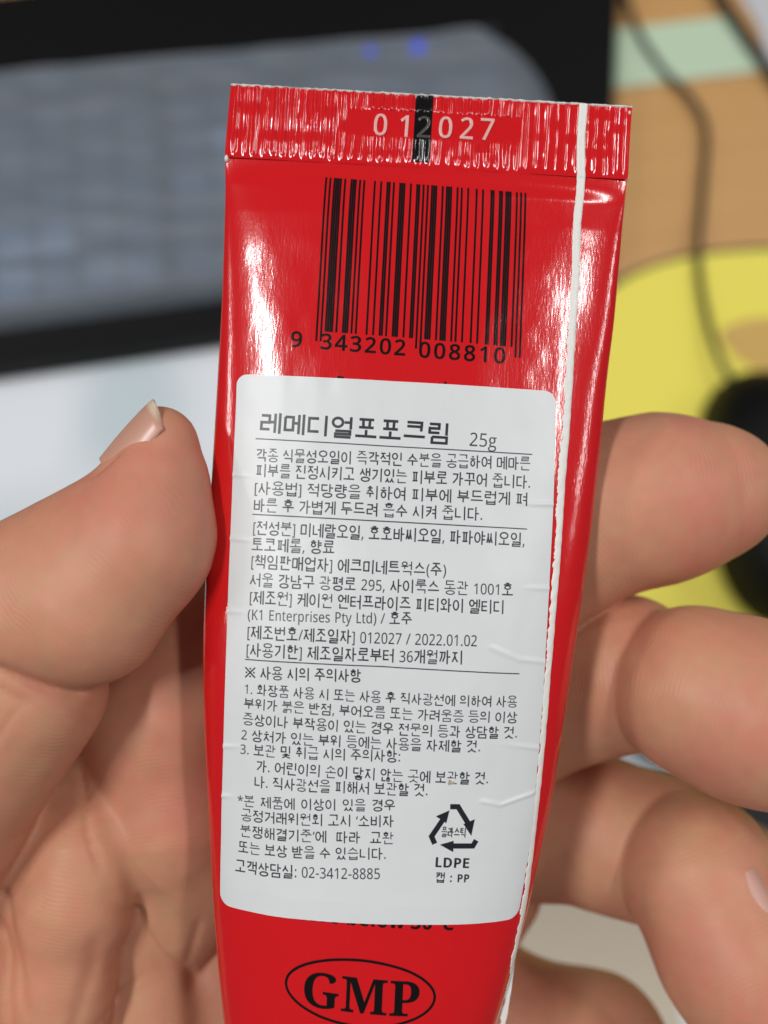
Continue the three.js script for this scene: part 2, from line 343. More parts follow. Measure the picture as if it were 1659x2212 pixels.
// white lap seam running down the tube
const white = new THREE.MeshStandardMaterial({ color: 0xe9e6e0, roughness: 0.42 });
{
  const seam = table([[1258, 236], [1253, 320], [1254, 400], [1247, 480], [1243, 600], [1233, 750], [1224, 900], [1213, 1050], [1204, 1200], [1194, 1330], [1184, 1450], [1172, 1600], [1157, 1750], [1133, 1950], [1112, 2060], [1098, 2130], [1084, 2212], [1062, 2330]].map(([a, b]) => { const t = b < 395 ? localPx(a, b) : onTube(a, b); return [t[1], t[0]]; }));
  const zAt = (x, y) => y > CRIMP ? 0.42 : Math.max(frontZ(x, y), 0.36);
  const at = (u, v) => {
    const y = lerp(-63, TOP + 0.05, v), w = 0.46 - 0.12 * smooth(20, -20, y), ragged = smooth(38, 12, y);
    const lo = -w - 0.13 * ragged * noise(y * 1.7, 3) - 0.07 * ragged * noise(y * 4.4, 5) + 0.03 * noise(y * 2, 1), x = seam(y) + lerp(lo, w + 0.03 * noise(y * 1.1, 7), u);
    const rise = 0.11 * Math.sin(Math.PI * Math.min(1, Math.max(0, u))) ** 0.35 + 0.03 * noise(y * 1.5, u * 2);
    return [x, y, zAt(x, y) + rise];
  };
  part('lap_seam', gridMesh(10, 900, at), white, tube, 'raised white seam running the length of the tube');
}
// information sticker
{
  const tl = onTube(512, 809), tr = onTube(1199, 846), bl = onTube(478, 1950), br = onTube(1106, 1984);
  const side = (list) => table(list.map(([a, b]) => { const t = onTube(a, b); return [t[1], t[0]]; }));
  const L = side([[513, 800], [511, 870], [505, 1000], [497, 1200], [490, 1400], [484, 1600], [479, 1800], [477, 1960]]);
  const Rr = side([[1199, 835], [1200, 880], [1196, 1050], [1189, 1200], [1181, 1350], [1172, 1500], [1160, 1650], [1146, 1800], [1131, 1900], [1112, 2010]]);
  const S = 31, sx0 = Math.min(tl[0], bl[0]) - 0.5, sy0 = Math.max(tl[1], tr[1]) + 0.5, TW = 1160, TH = 2040;
  const tex = (x, y) => [(x - sx0) * S, (sy0 - y) * S];
  const cv = document.createElement('canvas'); cv.width = TW; cv.height = TH; const g = cv.getContext('2d');
  g.fillStyle = '#dadddd'; g.fillRect(0, 0, TW, TH);
  g.fillStyle = '#1b1e26'; g.strokeStyle = '#1b1e26';
  const px = (a, b) => { const t = onTube(a, b); return tex(t[0], t[1]); };
  const line = (text, x0, y0, x1, y1, size, weight, bold) => textLine(g, text, px(x0, y0), px(x1, y1), Math.hypot(px(x0, y0)[0] - px(x0, y0 - size)[0], px(x0, y0)[1] - px(x0, y0 - size)[1]) * (y0 > 1480 && y0 < 1860 ? 0.87 : 0.93), weight, bold);
  const rule = (x0, y0, x1, y1) => { g.lineWidth = 3.4; g.beginPath(); g.moveTo(...px(x0, y0)); g.lineTo(...px((x0 + x1) / 2, (y0 + y1) / 2)); g.lineTo(...px(x1, y1)); g.stroke(); };
  line('레메디얼포포크림', 559, 936, 973, 961, 49, 0.125);
  line('25g', 1012, 967, 1072, 971, 40);
  rule(553, 948, 1149, 982); rule(546, 1111, 1138, 1143); rule(530, 1424, 1121, 1455);
  line('각종 식물성오일이 즉각적인 수분을 공급하여 메마른', 553, 998, 1146, 1017, 31);
  line('피부를 진정시키고 생기있는 피부로 가꾸어 줍니다.', 552, 1031, 1146, 1057, 32);
  line('[사용법] 적당량을 취하여 피부에 부드럽게 펴', 548, 1069, 1141, 1094, 32);
  line('바른 후 가볍게 두드려 흡수 시켜 줍니다.', 547, 1106, 1043, 1126, 32);
  line('[전성분] 미네랄오일, 호호바씨오일, 파파야씨오일,', 545, 1155, 1134, 1182, 33);
  line('토코페롤, 향료', 543, 1191, 724, 1198, 32);
  line('[책임판매업자] 에크미네트웍스(주)', 541, 1228, 964, 1247, 33);
  line('서울 강남구 광평로 295, 사이룩스 동관 1001호', 539, 1267, 1109, 1289, 32);
  line('[제조원] 케이원 엔터프라이즈 피티와이 엘티디', 538, 1305, 1090, 1327, 33);
  line('(K1 Enterprises Pty Ltd) / 호주', 535, 1341, 891, 1351, 31);
  line('[제조번호/제조일자] 012027 / 2022.01.02', 533, 1380, 1031, 1399, 33);
  line('[사용기한] 제조일자로부터 36개월까지', 531, 1418, 1001, 1436, 33);
  line('※ 사용 시의 주의사항', 528, 1466, 781, 1474, 31, 0.1);
  line('1. 화장품 사용 시 또는 사용 후 직사광선에 의하여 사용', 527, 1500, 1117, 1528, 29);
  line('부위가 붉은 반점, 부어오름 또는 가려움증 등의 이상', 526, 1531, 1117, 1562, 29);
  line('증상이나 부작용이 있는 경우 전문의 등과 상담할 것.', 524, 1565, 1117, 1595, 30);
  line('2 상처가 있는 부위 등에는 사용을 자제할 것.', 521, 1599, 1038, 1625, 30);
  line('3. 보관 및 취급 시의 주의사항:', 519, 1630, 866, 1647, 30);
  line('가. 어린이의 손이 닿지 않는 곳에 보관할 것.', 553, 1667, 1055, 1694, 31);
  line('나. 직사광선을 피해서 보관할 것.', 549, 1701, 925, 1720, 31);
  line('*본 제품에 이상이 있을 경우', 513, 1740, 855, 1752, 29);
  line('공정거래위원회 고시 ‘소비자', 521, 1772, 852, 1787, 30);
  line('분쟁해결기준’에 따라 교환', 519, 1806, 852, 1823, 30);
  line('또는 보상 받을 수 있습니다.', 515, 1841, 835, 1857, 30);
  line('고객상담실: 02-3412-8885', 508, 1883, 822, 1901, 31);
  line('LDPE', 937, 1875, 1014, 1877, 30, 0.1, true);
  line('캡 : PP', 939, 1905, 1013, 1907, 24, 0.11, true);
  line('플라스틱', 952, 1807, 1006, 1809, 25, 0.1);
  // recycling triangle of three bent arrows
  const q = (a, b) => px(438.9 + .529 * a, 1426 + .529 * b);
  const stroke = (pts, w) => { g.lineWidth = w; g.lineJoin = 'miter'; g.beginPath(); pts.forEach((p, i) => g[i ? 'lineTo' : 'moveTo'](...q(...p))); g.stroke(); };
  const head = (pts) => { g.beginPath(); pts.forEach((p, i) => g[i ? 'lineTo' : 'moveTo'](...q(...p))); g.fill(); };
  stroke([[1008, 597], [1040, 597], [1088, 676]], 17); head([[1062, 668], [1108, 648], [1094, 716]]);
  stroke([[1114, 734], [1100, 757], [1010, 757]], 17); head([[1022, 736], [1020, 782], [966, 752]]);
  stroke([[945, 748], [932, 718], [978, 650]], 17); head([[950, 636], [1005, 612], [992, 664]]);
  g.fillStyle = '#b0a48c'; for (let i = 0; i < 9; i++) { const p = q(1000 + 22 * rnd(), 492 + 14 * rnd()); g.beginPath(); g.ellipse(p[0], p[1], 3 + 3 * rnd(), 2 + 2 * rnd(), rnd() * 3, 0, 7); g.fill(); }
  const map = new THREE.CanvasTexture(cv); map.colorSpace = THREE.SRGBColorSpace;
  const creases = [[[480, 1024], [560, 1029]], [[480, 1161], [566, 1169]], [[470, 1318], [548, 1323]], [[460, 1608], [552, 1613]], [[1080, 1087], [1215, 1090]], [[1100, 1268], [1215, 1272]], [[1060, 1398], [1120, 1424], [1205, 1432]], [[1030, 1599], [1200, 1616]], [[1040, 1730], [1080, 1738], [1150, 1712]], [[470, 1716], [520, 1721]], [[968, 800], [958, 880]]]
    .map((c) => c.map(([a, b]) => onTube(a, b)));
  const crease = (x, y) => {
    let s = 0;
    creases.forEach((c, n) => { for (let i = 0; i + 1 < c.length; i++) {
      const [ax, ay] = c[i], bx = c[i + 1][0] - ax, by = c[i + 1][1] - ay, t = Math.min(1, Math.max(0, ((x - ax) * bx + (y - ay) * by) / (bx * bx + by * by))), d = Math.hypot(x - ax - bx * t, y - ay - by * t);
      const out = Math.abs(x) > 5 ? smooth(0.1, 0.75, Math.abs(c.length > 2 ? 1 : (x < 0 ? 1 - t : t))) : 0.4;
      s = Math.max(s, Math.exp(-((d / 0.22) ** 2)) * out * (n === 10 ? 0.4 : 1));
    } });
    return s;
  };
  const rad = 1.2, yTop = (t) => lerp(tl[1], tr[1], t), yBot = (t) => lerp(bl[1], br[1], t);
  const ease = (v) => 0.5 - 0.5 * Math.cos(Math.PI * v), rows = (v) => lerp(v, ease(v), 0.75);
  const lay = (u, v, up) => {
    const vv = rows(v), uu = lerp(u, ease(u), 0.6), y = lerp(yTop(uu), yBot(uu), vv), h = Math.abs(tl[1] - bl[1]), d = Math.min(vv, 1 - vv) * h;
    const inset = d < rad ? rad - Math.sqrt(Math.max(0, rad * rad - (rad - d) ** 2)) : 0, x = lerp(L(y) + inset, Rr(y) - inset, uu);
    const e = 0.05, z = frontZ(x, y), nx = -(frontZ(x + e, y) - frontZ(x - e, y)) / (2 * e), ny = -(frontZ(x, y + e) - frontZ(x, y - e)) / (2 * e), k = 1 / Math.hypot(nx, ny, 1);
    const o = up ? 0.11 + 0.12 * crease(x, y) + 0.02 * noise(x / 2.2, y / 3, 2) : 0.01;
    return [x + nx * k * o, y + ny * k * o, z + k * o, x, y];
  };
  const uv = (p) => { const [a, b] = tex(p[3] ?? p[0], p[4] ?? p[1]); return [a / TW, 1 - b / TH]; };
  const edgeStrip = (f, flip) => gridMesh(1, 260, (u, v) => f(v, u), uv, flip);
  const geo = mergeGeometries([gridMesh(150, 460, (u, v) => lay(u, v, true), uv, true),
    edgeStrip((v, u) => lay(0, v, u > 0.5), true), edgeStrip((v, u) => lay(1, v, u > 0.5)), edgeStrip((v, u) => lay(v, 0, u > 0.5)), edgeStrip((v, u) => lay(v, 1, u > 0.5), true)]);
  const paper = new THREE.MeshPhysicalMaterial({ map, roughness: 0.38 });
  part('sticker', geo, paper, tube, 'white rectangular sticker printed with small dark Korean text');
}

// ---------------------------------------------------------------- the hand: one skin over a field of tapered capsules
const groups = [];                                             // { k, bones: [{a, b, ra, rb}] }
let seamWidth = 0.5;
function limb(k, ...bones) { groups.push({ k, join: seamWidth, bones: bones.map((q) => { const a = P(q[0], q[1], q[2]), b = P(q[4], q[5], q[6]); return { a, b, ra: R(q[3], q[2]), rb: R(q[7], q[6]) }; }) }); }
// each bone: start (x, y, depth, radius), end (x, y, depth, radius)
limb(2, // thumb
  [80, 1300, 1, 192, 314, 1122, 3, 140], [314, 1122, 3, 140, 346, 958, 3, 80], [348, 1040, 3, 97, 300, 1180, 3.5, 148], [300, 1180, 3.5, 150, 190, 1308, 3.5, 172],
  [50, 1490, -1, 178, -140, 1770, -4, 180], [-140, 1770, -4, 180, -420, 2250, -16, 260]);
limb(3.5, // index
  [300, 1950, -24, 185, 960, 1330, -17, 190], [960, 1330, -17, 190, 1270, 1108, -13, 178], [1270, 1108, -13, 178, 1430, 1076, -12, 172], [1430, 1076, -12, 172, 1545, 1060, -12, 140]);
seamWidth = 1.7;
limb(3, [580, 1270, -18, 168, 350, 1560, -17, 168], [350, 1560, -17, 168, 385, 1750, -17, 165], [385, 1750, -17, 165, 402, 1975, -19, 88], [402, 1975, -19, 88, 408, 2065, -21, 38]);   // pad at the index base
seamWidth = 0.5;
limb(3.5, [480, 2150, -30, 180, 900, 1640, -22, 178], [900, 1640, -25, 176, 1270, 1462, -20, 158], [1270, 1462, -20, 158, 1350, 1452, -17, 168]);      // middle
limb(3.5, [1502, 1490, -9, 182, 1620, 1535, -7, 186], [1620, 1535, -8, 186, 1850, 1640, -4, 160]);
limb(3.5, [560, 2350, -36, 180, 900, 1780, -34, 160], [900, 1770, -34, 158, 1290, 1788, -27, 156]);      // ring
limb(3.5, [1506, 1885, -17, 168, 1600, 2070, -13, 162], [1600, 2070, -13, 162, 1730, 2330, -8, 140]);
limb(3.5, [1300, 1800, -27, 160, 1440, 1840, -24, 160]);
limb(3.5, [640, 2500, -40, 170, 1000, 2160, -42, 150], [1000, 2185, -42, 150, 1290, 2262, -36, 140], [1290, 2262, -36, 140, 1400, 2420, -28, 132]); // little
seamWidth = 1.7;
limb(4, [215, 1625, -15, 55, 100, 1790, -12, 75], [100, 1790, -12, 75, 20, 1900, -11, 80]);
limb(4, [190, 1715, -12, 45, 185, 1830, -10, 92], [185, 1830, -10, 92, 168, 1935, -10, 110], [110, 1838, -12, 84, 105, 1950, -11, 70], [168, 1935, -10, 110, 140, 2120, -11, 92], [140, 2120, -11, 92, 120, 2350, -12, 110]);  // fold of the thumb's web
limb(4, [330, 2020, -19, 85, 330, 2300, -20, 140], [505, 2060, -27, 120, 510, 2300, -24, 150]);
limb(4, [-70, 2020, -12, 125, -90, 2330, -12, 170]);
limb(6, [220, 1650, -26, 150, 60, 1900, -24, 200], [60, 1900, -24, 200, 150, 2150, -26, 240], [300, 1950, -30, 190, 330, 2300, -30, 230], [520, 2130, -30, 170, 500, 2500, -32, 260], [0, 2300, -26, 260, 200, 2700, -30, 300], [700, 2500, -36, 220, 500, 2900, -36, 280], [-200, 1950, -20, 260, -250, 2500, -26, 300]);
limb(5, [1060, 1920, -38, 110, 900, 2100, -38, 150]);
limb(6, [100, 2700, -30, 320, -100, 3300, -34, 300], [400, 2800, -34, 300, 100, 3300, -36, 300]);           // heel of the hand and wrist
const smin = (a, b, k) => { const h = Math.max(k - Math.abs(a - b), 0) / k; return Math.min(a, b) - h * h * k * 0.25; };
const folds = [                                               // skin creases: x, y line in the hand's own plane, half width, depth
  [[[30, 1390], [100, 1410], [170, 1450], [240, 1483]], -3, 0.7, 0.55], [[[10, 1420], [90, 1450], [150, 1490]], -3, 0.5, 0.2],
  [[[1400, 1300], [1372, 1360], [1368, 1430]], -8, 0.8, 0.2],
  
  [[[186, 1632], [228, 1727], [277, 1833]], -14, 0.4, 0.3], [[[279, 1835], [320, 1932], [336, 1988], [364, 2041], [405, 2086], [420, 2170]], -16, 0.6, 0.4],
  [[[455, 1930], [430, 2010], [405, 2080]], -18, 0.6, 0.3],
  [[[20, 1880], [45, 1917], [61, 1984], [77, 2077], [93, 2175]], -10, 0.8, 0.4],
  [[[282, 1900], [263, 1984], [227, 2106], [190, 2205]], -18, 0.8, 0.3],
  [[[210, 2160], [290, 2080], [350, 2030]], -22, 0.4, 0.2], [[[40, 1600], [120, 1480]], -2, 0.4, 0.12], [[[330, 2200], [400, 2130]], -22, 0.4, 0.18],
].map(([line, z, w, d]) => ({ line: line.map(([a, b]) => P(a, b, z)), w, d, z }));
function fold(x, y, z) {
  let s = 0;
  for (const f of folds) {
    if (z < f.z - 14) continue;
    for (let i = 0; i + 1 < f.line.length; i++) {
      const a = f.line[i], b = f.line[i + 1], bx = b[0] - a[0], by = b[1] - a[1], t = Math.min(1, Math.max(0, ((x - a[0]) * bx + (y - a[1]) * by) / (bx * bx + by * by)));
      const d = Math.hypot(x - a[0] - bx * t, y - a[1] - by * t);
      if (d < f.w * 3) { const q = (i + t) / (f.line.length - 1), taper = smooth(0, 0.18, q) * smooth(1, 0.82, q); s = Math.max(s, f.d * taper * Math.exp(-((d / f.w) ** 2))); }
    }
  }
  return s;
}
let nearest = 0;
function field(x, y, z, track) {
  let all = 1e3, best = 1e3, id = 0;
  for (const g of groups) {
    let d = 1e3;
    for (const q of g.bones) {
      const a = q.a, b = q.b, bx = b[0] - a[0], by = b[1] - a[1], bz = b[2] - a[2], px = x - a[0], py = y - a[1], pz = z - a[2];
      const t = Math.min(1, Math.max(0, (px * bx + py * by + pz * bz) / (bx * bx + by * by + bz * bz)));
      const e = Math.sqrt((px - bx * t) ** 2 + (py - by * t) ** 2 + (pz - bz * t) ** 2) - (q.ra + (q.rb - q.ra) * t);
      if (track && e < best) { best = e; nearest = id; }
      id++;
      d = smin(d, e, g.k);
    }
    all = smin(all, d, g.join);
  }
  return all;
}
const NAIL = (() => {
  const a = new THREE.Vector3(...P(214, 992, 5)), b = new THREE.Vector3(...P(330, 862, 5.4)), ax = b.clone().sub(a), len = ax.length(); ax.normalize();
  const up = new THREE.Vector3(-0.66, 0.55, 0.48); up.addScaledVector(ax, -up.dot(ax)).normalize();
  return { a, b, ax, len, up, side: ax.clone().cross(up) };
})();
function nailBed(d, x, y, z) {                                 // the flesh under the thumb nail is flattened to the plate
  const n = NAIL, px = x - n.a.x, py = y - n.a.y, pz = z - n.a.z, t = px * n.ax.x + py * n.ax.y + pz * n.ax.z, w = px * n.side.x + py * n.side.y + pz * n.side.z, h = px * n.up.x + py * n.up.y + pz * n.up.z;
  if (t < -3 || t > n.len + 2 || Math.abs(w) > 6 || h < -5) return d;
  const m = smooth(-2.2, 0.4, t) * (1 - smooth(2.4, 2.95, Math.abs(w)));
  return d + m * Math.max(0, h + (1 - Math.cos(Math.min(1.1, Math.abs(w) / 3.5))) * 3.0 + 0.02 - d);
}
const skin = (x, y, z) => { const d = nailBed(field(x, y, z), x, y, z); return Math.abs(d) < 2.5 ? d + fold(x, y, z) + 0.07 * noise(x / 3, y / 3, z / 3) : d; };
function skinMesh(lo, hi, cell) {
  const n = [0, 1, 2].map((i) => Math.ceil((hi[i] - lo[i]) / cell) + 1), [nx, ny, nz] = n, F = new Float32Array(nx * ny * nz), B = 8;
  const at = (i, j, k) => (k * ny + j) * nx + i;
  for (let k0 = 0; k0 < nz; k0 += B) for (let j0 = 0; j0 < ny; j0 += B) for (let i0 = 0; i0 < nx; i0 += B) {
    const m = (B - 1) / 2, d = field(lo[0] + (i0 + m) * cell, lo[1] + (j0 + m) * cell, lo[2] + (k0 + m) * cell), far = Math.abs(d) > B * cell * 0.95 + 1.6;
    for (let k = k0; k < Math.min(nz, k0 + B); k++) for (let j = j0; j < Math.min(ny, j0 + B); j++) for (let i = i0; i < Math.min(nx, i0 + B); i++)
      F[at(i, j, k)] = far ? d : skin(lo[0] + i * cell, lo[1] + j * cell, lo[2] + k * cell);
  }
  for (let k = 0; k < nz; k++) for (let j = 0; j < ny; j++) for (let i = 0; i < nx; i++) if (!i || !j || !k || i === nx - 1 || j === ny - 1 || k === nz - 1) F[at(i, j, k)] = Math.max(F[at(i, j, k)], 0.01);
  const id = new Int32Array(nx * ny * nz).fill(-1), V = [], tri = [];
  for (let k = 0; k < nz - 1; k++) for (let j = 0; j < ny - 1; j++) for (let i = 0; i < nx - 1; i++) {
    let c = 0, sx = 0, sy = 0, sz = 0, neg = 0;
    const f = []; for (let q = 0; q < 8; q++) { f[q] = F[at(i + (q & 1), j + (q >> 1 & 1), k + (q >> 2))]; if (f[q] < 0) neg++; }
    if (!neg || neg === 8) continue;
    for (let q = 0; q < 8; q++) for (const w of [1, 2, 4]) if (!(q & w) && (f[q] < 0) !== (f[q | w] < 0)) { const t = f[q] / (f[q] - f[q | w]); sx += (q & 1) + (w === 1 ? t : 0); sy += (q >> 1 & 1) + (w === 2 ? t : 0); sz += (q >> 2) + (w === 4 ? t : 0); c++; }
    id[at(i, j, k)] = V.length / 3; V.push(lo[0] + (i + sx / c) * cell, lo[1] + (j + sy / c) * cell, lo[2] + (k + sz / c) * cell);
  }
  for (let k = 1; k < nz - 1; k++) for (let j = 1; j < ny - 1; j++) for (let i = 1; i < nx - 1; i++) {
    const a = F[at(i, j, k)] < 0;
    const quad = (p, q, r, s, turn) => { if (p < 0 || q < 0 || r < 0 || s < 0) return; turn ? tri.push(p, q, r, p, r, s) : tri.push(p, r, q, p, s, r); };
    if (a !== F[at(i + 1, j, k)] < 0) quad(id[at(i, j - 1, k - 1)], id[at(i, j, k - 1)], id[at(i, j, k)], id[at(i, j - 1, k)], a);
    if (a !== F[at(i, j + 1, k)] < 0) quad(id[at(i - 1, j, k - 1)], id[at(i - 1, j, k)], id[at(i, j, k)], id[at(i, j, k - 1)], a);
    if (a !== F[at(i, j, k + 1)] < 0) quad(id[at(i - 1, j - 1, k)], id[at(i, j - 1, k)], id[at(i, j, k)], id[at(i - 1, j, k)], a);
  }
  return { V, tri };
}
const bonesFlat = groups.flatMap((g) => g.bones).map((q) => {
  const a = new THREE.Vector3(...q.a), axis = new THREE.Vector3(...q.b).sub(a).normalize(), front = new THREE.Vector3(0, 0, 1).addScaledVector(axis, -axis.z).normalize();
  return { a, axis, front, side: axis.clone().cross(front), r: (q.ra + q.rb) / 2 };
});
const pads = [[P(290, 1120, 6), 9], [P(1480, 1080, -6), 9], [P(1680, 1560, 0), 9], [P(1640, 2130, -6), 10], [P(360, 1680, -10), 8]];
const skinTone = (x, y, z, id) => {                            // dye of the skin: pink pads, paler and yellower folds and backs
  const n = 0.5 + 0.5 * (0.5 * noise(x / 6, y / 6, z / 6) + 0.35 * noise(x / 2.2, y / 2.2, z / 2.2) + 0.3 * noise(x / 1.1, y / 1.1, z / 1.1)), m = 0.5 + 0.5 * noise(x / 0.9, y / 0.9, z / 0.9);
  let pink = 0.05 + 0.85 * n;
  for (const [p, r] of pads) pink += 0.38 * Math.exp(-((x - p[0]) ** 2 + (y - p[1]) ** 2 + (z - p[2]) ** 2) / (r * r));
  pink = Math.min(1, Math.max(0, pink + 0.2 * (m - 0.5)));
  const s = 0.94 + 0.1 * m;
  return [lerp(0.60, 0.61, pink) * s, lerp(0.335, 0.225, pink) * s, lerp(0.188, 0.152, pink) * s];
};
{
  const { V, tri } = skinMesh([-72, -100, -60], [58, 20, 14], 0.55);
  const nV = V.length / 3, N = new Float32Array(V.length), ids = new Uint8Array(nV);
  for (let i = 0; i < nV; i++) {
    const x = V[3 * i], y = V[3 * i + 1], z = V[3 * i + 2], e = 0.35;
    const gx = skin(x + e, y, z) - skin(x - e, y, z), gy = skin(x, y + e, z) - skin(x, y - e, z), gz = skin(x, y, z + e) - skin(x, y, z - e), l = Math.hypot(gx, gy, gz) || 1;
    N[3 * i] = gx / l; N[3 * i + 1] = gy / l; N[3 * i + 2] = gz / l;
    field(x, y, z, true); ids[i] = nearest;
  }
  const made = new Map(), pos = [], nor = [], uv = [], col = [], idx = [];
  const vert = (i, b, turn) => {
    const key = (i * 64 + b) * 4 + turn + 1; let at = made.get(key);
    if (at === undefined) {
      at = pos.length / 3; made.set(key, at);
      const x = V[3 * i], y = V[3 * i + 1], z = V[3 * i + 2], q = bonesFlat[b], dx = x - q.a.x, dy = y - q.a.y, dz = z - q.a.z;
      pos.push(x * MM, y * MM, z * MM); nor.push(N[3 * i], N[3 * i + 1], N[3 * i + 2]); col.push(...skinTone(x, y, z, ids[i]));
      const s = dx * q.axis.x + dy * q.axis.y + dz * q.axis.z, f = dx * q.front.x + dy * q.front.y + dz * q.front.z, w = dx * q.side.x + dy * q.side.y + dz * q.side.z;
      uv.push((Math.atan2(w, f) + turn * 2 * Math.PI) * q.r / 24, s / 24);
    }
    return at;
  };
  const ang = (i, b) => { const q = bonesFlat[b], dx = V[3 * i] - q.a.x, dy = V[3 * i + 1] - q.a.y, dz = V[3 * i + 2] - q.a.z; return Math.atan2(dx * q.side.x + dy * q.side.y + dz * q.side.z, dx * q.front.x + dy * q.front.y + dz * q.front.z); };
  for (let t = 0; t < tri.length; t += 3) {
    const b = ids[tri[t]], a0 = ang(tri[t], b);
    for (let k = 0; k < 3; k++) { const d = ang(tri[t + k], b) - a0; idx.push(vert(tri[t + k], b, d > Math.PI ? -1 : d < -Math.PI ? 1 : 0)); }
  }
  const g = new THREE.BufferGeometry();
  g.setAttribute('position', new THREE.Float32BufferAttribute(pos, 3)); g.setAttribute('normal', new THREE.Float32BufferAttribute(nor, 3));
  g.setAttribute('uv', new THREE.Float32BufferAttribute(uv, 2)); g.setAttribute('color', new THREE.Float32BufferAttribute(col, 3)); g.setIndex(idx);
  const ridges = dataTexture(1024, 1024, (u, v) => {
    const t = 2 * Math.PI, warp = 1.6 * Math.sin(t * (u * 2 + 0.3)) + 0.9 * Math.sin(t * (u * 3 + v * 2)) + 0.5 * Math.sin(t * (u * 5 - v * 3 + 0.2)) + 0.35 * Math.sin(t * (u * 9 + v * 5));
    const r = 0.5 + 0.5 * Math.sin(t * (v * 46) + warp * 1.4), grain = hash(Math.floor(u * 256), Math.floor(v * 256), 3);
    const worn = 0.55 + 0.45 * Math.sin(t * (u * 2 + v * 3)) * Math.sin(t * (v * 2 - u));
    return 0.8 * r * worn + 0.2 * grain;
  });
  const flesh = new THREE.MeshPhysicalMaterial({ vertexColors: true, roughness: 0.48, specularIntensity: 0.6, bumpMap: ridges, bumpScale: 0.000018, sheen: 0.08, sheenColor: new THREE.Color(1, 0.75, 0.65), sheenRoughness: 0.6 });
  flesh.name = 'skin';
  const person = thing('person', 'bare left hand holding the red tube, thumb against its left edge, fingers behind it', 'person');
  person.position.copy(rig(0, 0, 0)); person.quaternion.copy(Q);
  part('hand', g, flesh, person);
  console.log('skin triangles', idx.length / 3);
  // nails
  const nailMap = dataTexture(8, 128, (u, v) => v > 0.9 ? [0.84, 0.75, 0.65] : v > 0.87 ? [0.82, 0.68, 0.58] : [0.79, 0.59, 0.51], true); nailMap.wrapT = THREE.ClampToEdgeWrapping;
  const nailMat = new THREE.MeshPhysicalMaterial({ map: nailMap, roughness: 0.34, clearcoat: 0.3, clearcoatRoughness: 0.3 });
  const nail = (name, a, b, w, up, r, label, lift0 = 0.1, mat = nailMat) => {               // a curved plate from a to b (mm), half width w, bulging towards up
    const A = new THREE.Vector3(...a), Bv = new THREE.Vector3(...b), ax = Bv.clone().sub(A), len = ax.length(); ax.normalize();
    const U = up.clone().addScaledVector(ax, -up.dot(ax)).normalize(), W = ax.clone().cross(U);
    const sheet = (lift) => (u, v) => { const t = (u - .5) * 2, f = t * 1.2, ww = w * (0.9 + 0.1 * Math.sin(v * 3)), end = v > .8 ? 1 - 0.35 * ((v - .8) / .2) ** 2 : 1, p = A.clone().addScaledVector(ax, len * v - (v > .85 ? Math.abs(t) ** 2.4 * 1.2 * (v - .85) / .15 : 0)).addScaledVector(W, Math.sin(f) * ww * end).addScaledVector(U, (Math.cos(f) - 1) * r + lift - 0.5 * (v - .5) ** 2); return [p.x, p.y, p.z]; };
    part(name, mergeGeometries([gridMesh(24, 24, sheet(lift0)), gridMesh(24, 24, sheet(lift0 - 0.15), null, true)]), mat, person, label);
  };
  const up = new THREE.Vector3(-0.66, 0.55, 0.48);
  nail('thumb_nail', P(214, 992, 5), P(330, 862, 5.4), 3.5, up, 3.0, 'short pale thumb nail seen from its side');
  nail('finger_nail', P(1632, 1872, -8.6), P(1722, 2045, -5.5), 3.4, new THREE.Vector3(0.64, 0.33, 0.69), 4, 'ring finger nail at the right edge', -0.05, new THREE.MeshPhysicalMaterial({ color: 0xc99a8a, roughness: 0.4 }));
}

// ---------------------------------------------------------------- the desk behind, far out of focus
function sheet(points, h, thick, bevel = 0.0006) {              // flat piece on the desk, outline in desk points, top face at height h
  const s = new THREE.Shape(); points.forEach((p, i) => i ? s.lineTo(p.x, -p.z) : s.moveTo(p.x, -p.z)); s.closePath();
  const g = new THREE.ExtrudeGeometry(s, { depth: thick - (bevel ? 2 * bevel : 0), bevelEnabled: !!bevel, bevelSize: bevel, bevelThickness: bevel, bevelSegments: 2, bevelOffset: -bevel, curveSegments: 24 });
  g.rotateX(-Math.PI / 2); g.translate(0, h - thick + bevel, 0); return g;
}
function roundPoly(pts, r, steps = 8) {                         // rounds the corners of a polygon of desk points
  const out = []; const n = pts.length;
  pts.forEach((p, i) => {
    const a = pts[(i + n - 1) % n], b = pts[(i + 1) % n], da = a.clone().sub(p), db = b.clone().sub(p), rr = Math.min(r, da.length() / 2.2, db.length() / 2.2);
    const s = p.clone().addScaledVector(da.normalize(), rr), e = p.clone().addScaledVector(db.normalize(), rr);
    for (let k = 0; k <= steps; k++) { const t = k / steps; out.push(new THREE.Vector3().addScaledVector(s, (1 - t) ** 2).addScaledVector(p, 2 * t * (1 - t)).addScaledVector(e, t * t)); }
  });
  return out;
}
const woodMap = dataTexture(1024, 1024, (u, v) => {
  const g = 0.5 + 0.5 * Math.sin(2 * Math.PI * (v * 22 + 0.9 * Math.sin(2 * Math.PI * (u + v * 2)) + 0.5 * Math.sin(2 * Math.PI * (u * 3 - v)))), f = hash(Math.floor(u * 90), Math.floor(v * 1024), 4);
  const k = 0.955 + 0.015 * g + 0.03 * f; return [0.82 * k, 0.625 * k, 0.385 * k];
}, true);
woodMap.repeat.set(1.4, 1.4);
{
  const g = new THREE.BoxGeometry(1.7, 0.03, 0.95); g.translate(0, -0.015, 0.0);
  const d = new THREE.Mesh(g, new THREE.MeshPhysicalMaterial({ map: woodMap, roughness: 0.45 })); d.name = 'desk'; d.userData.kind = 'structure'; d.userData.label = 'light brown wooden desk top under everything'; d.receiveShadow = true; scene.add(d);
}
const desks = (list, h) => list.map(([a, b]) => desk(a, b, h));
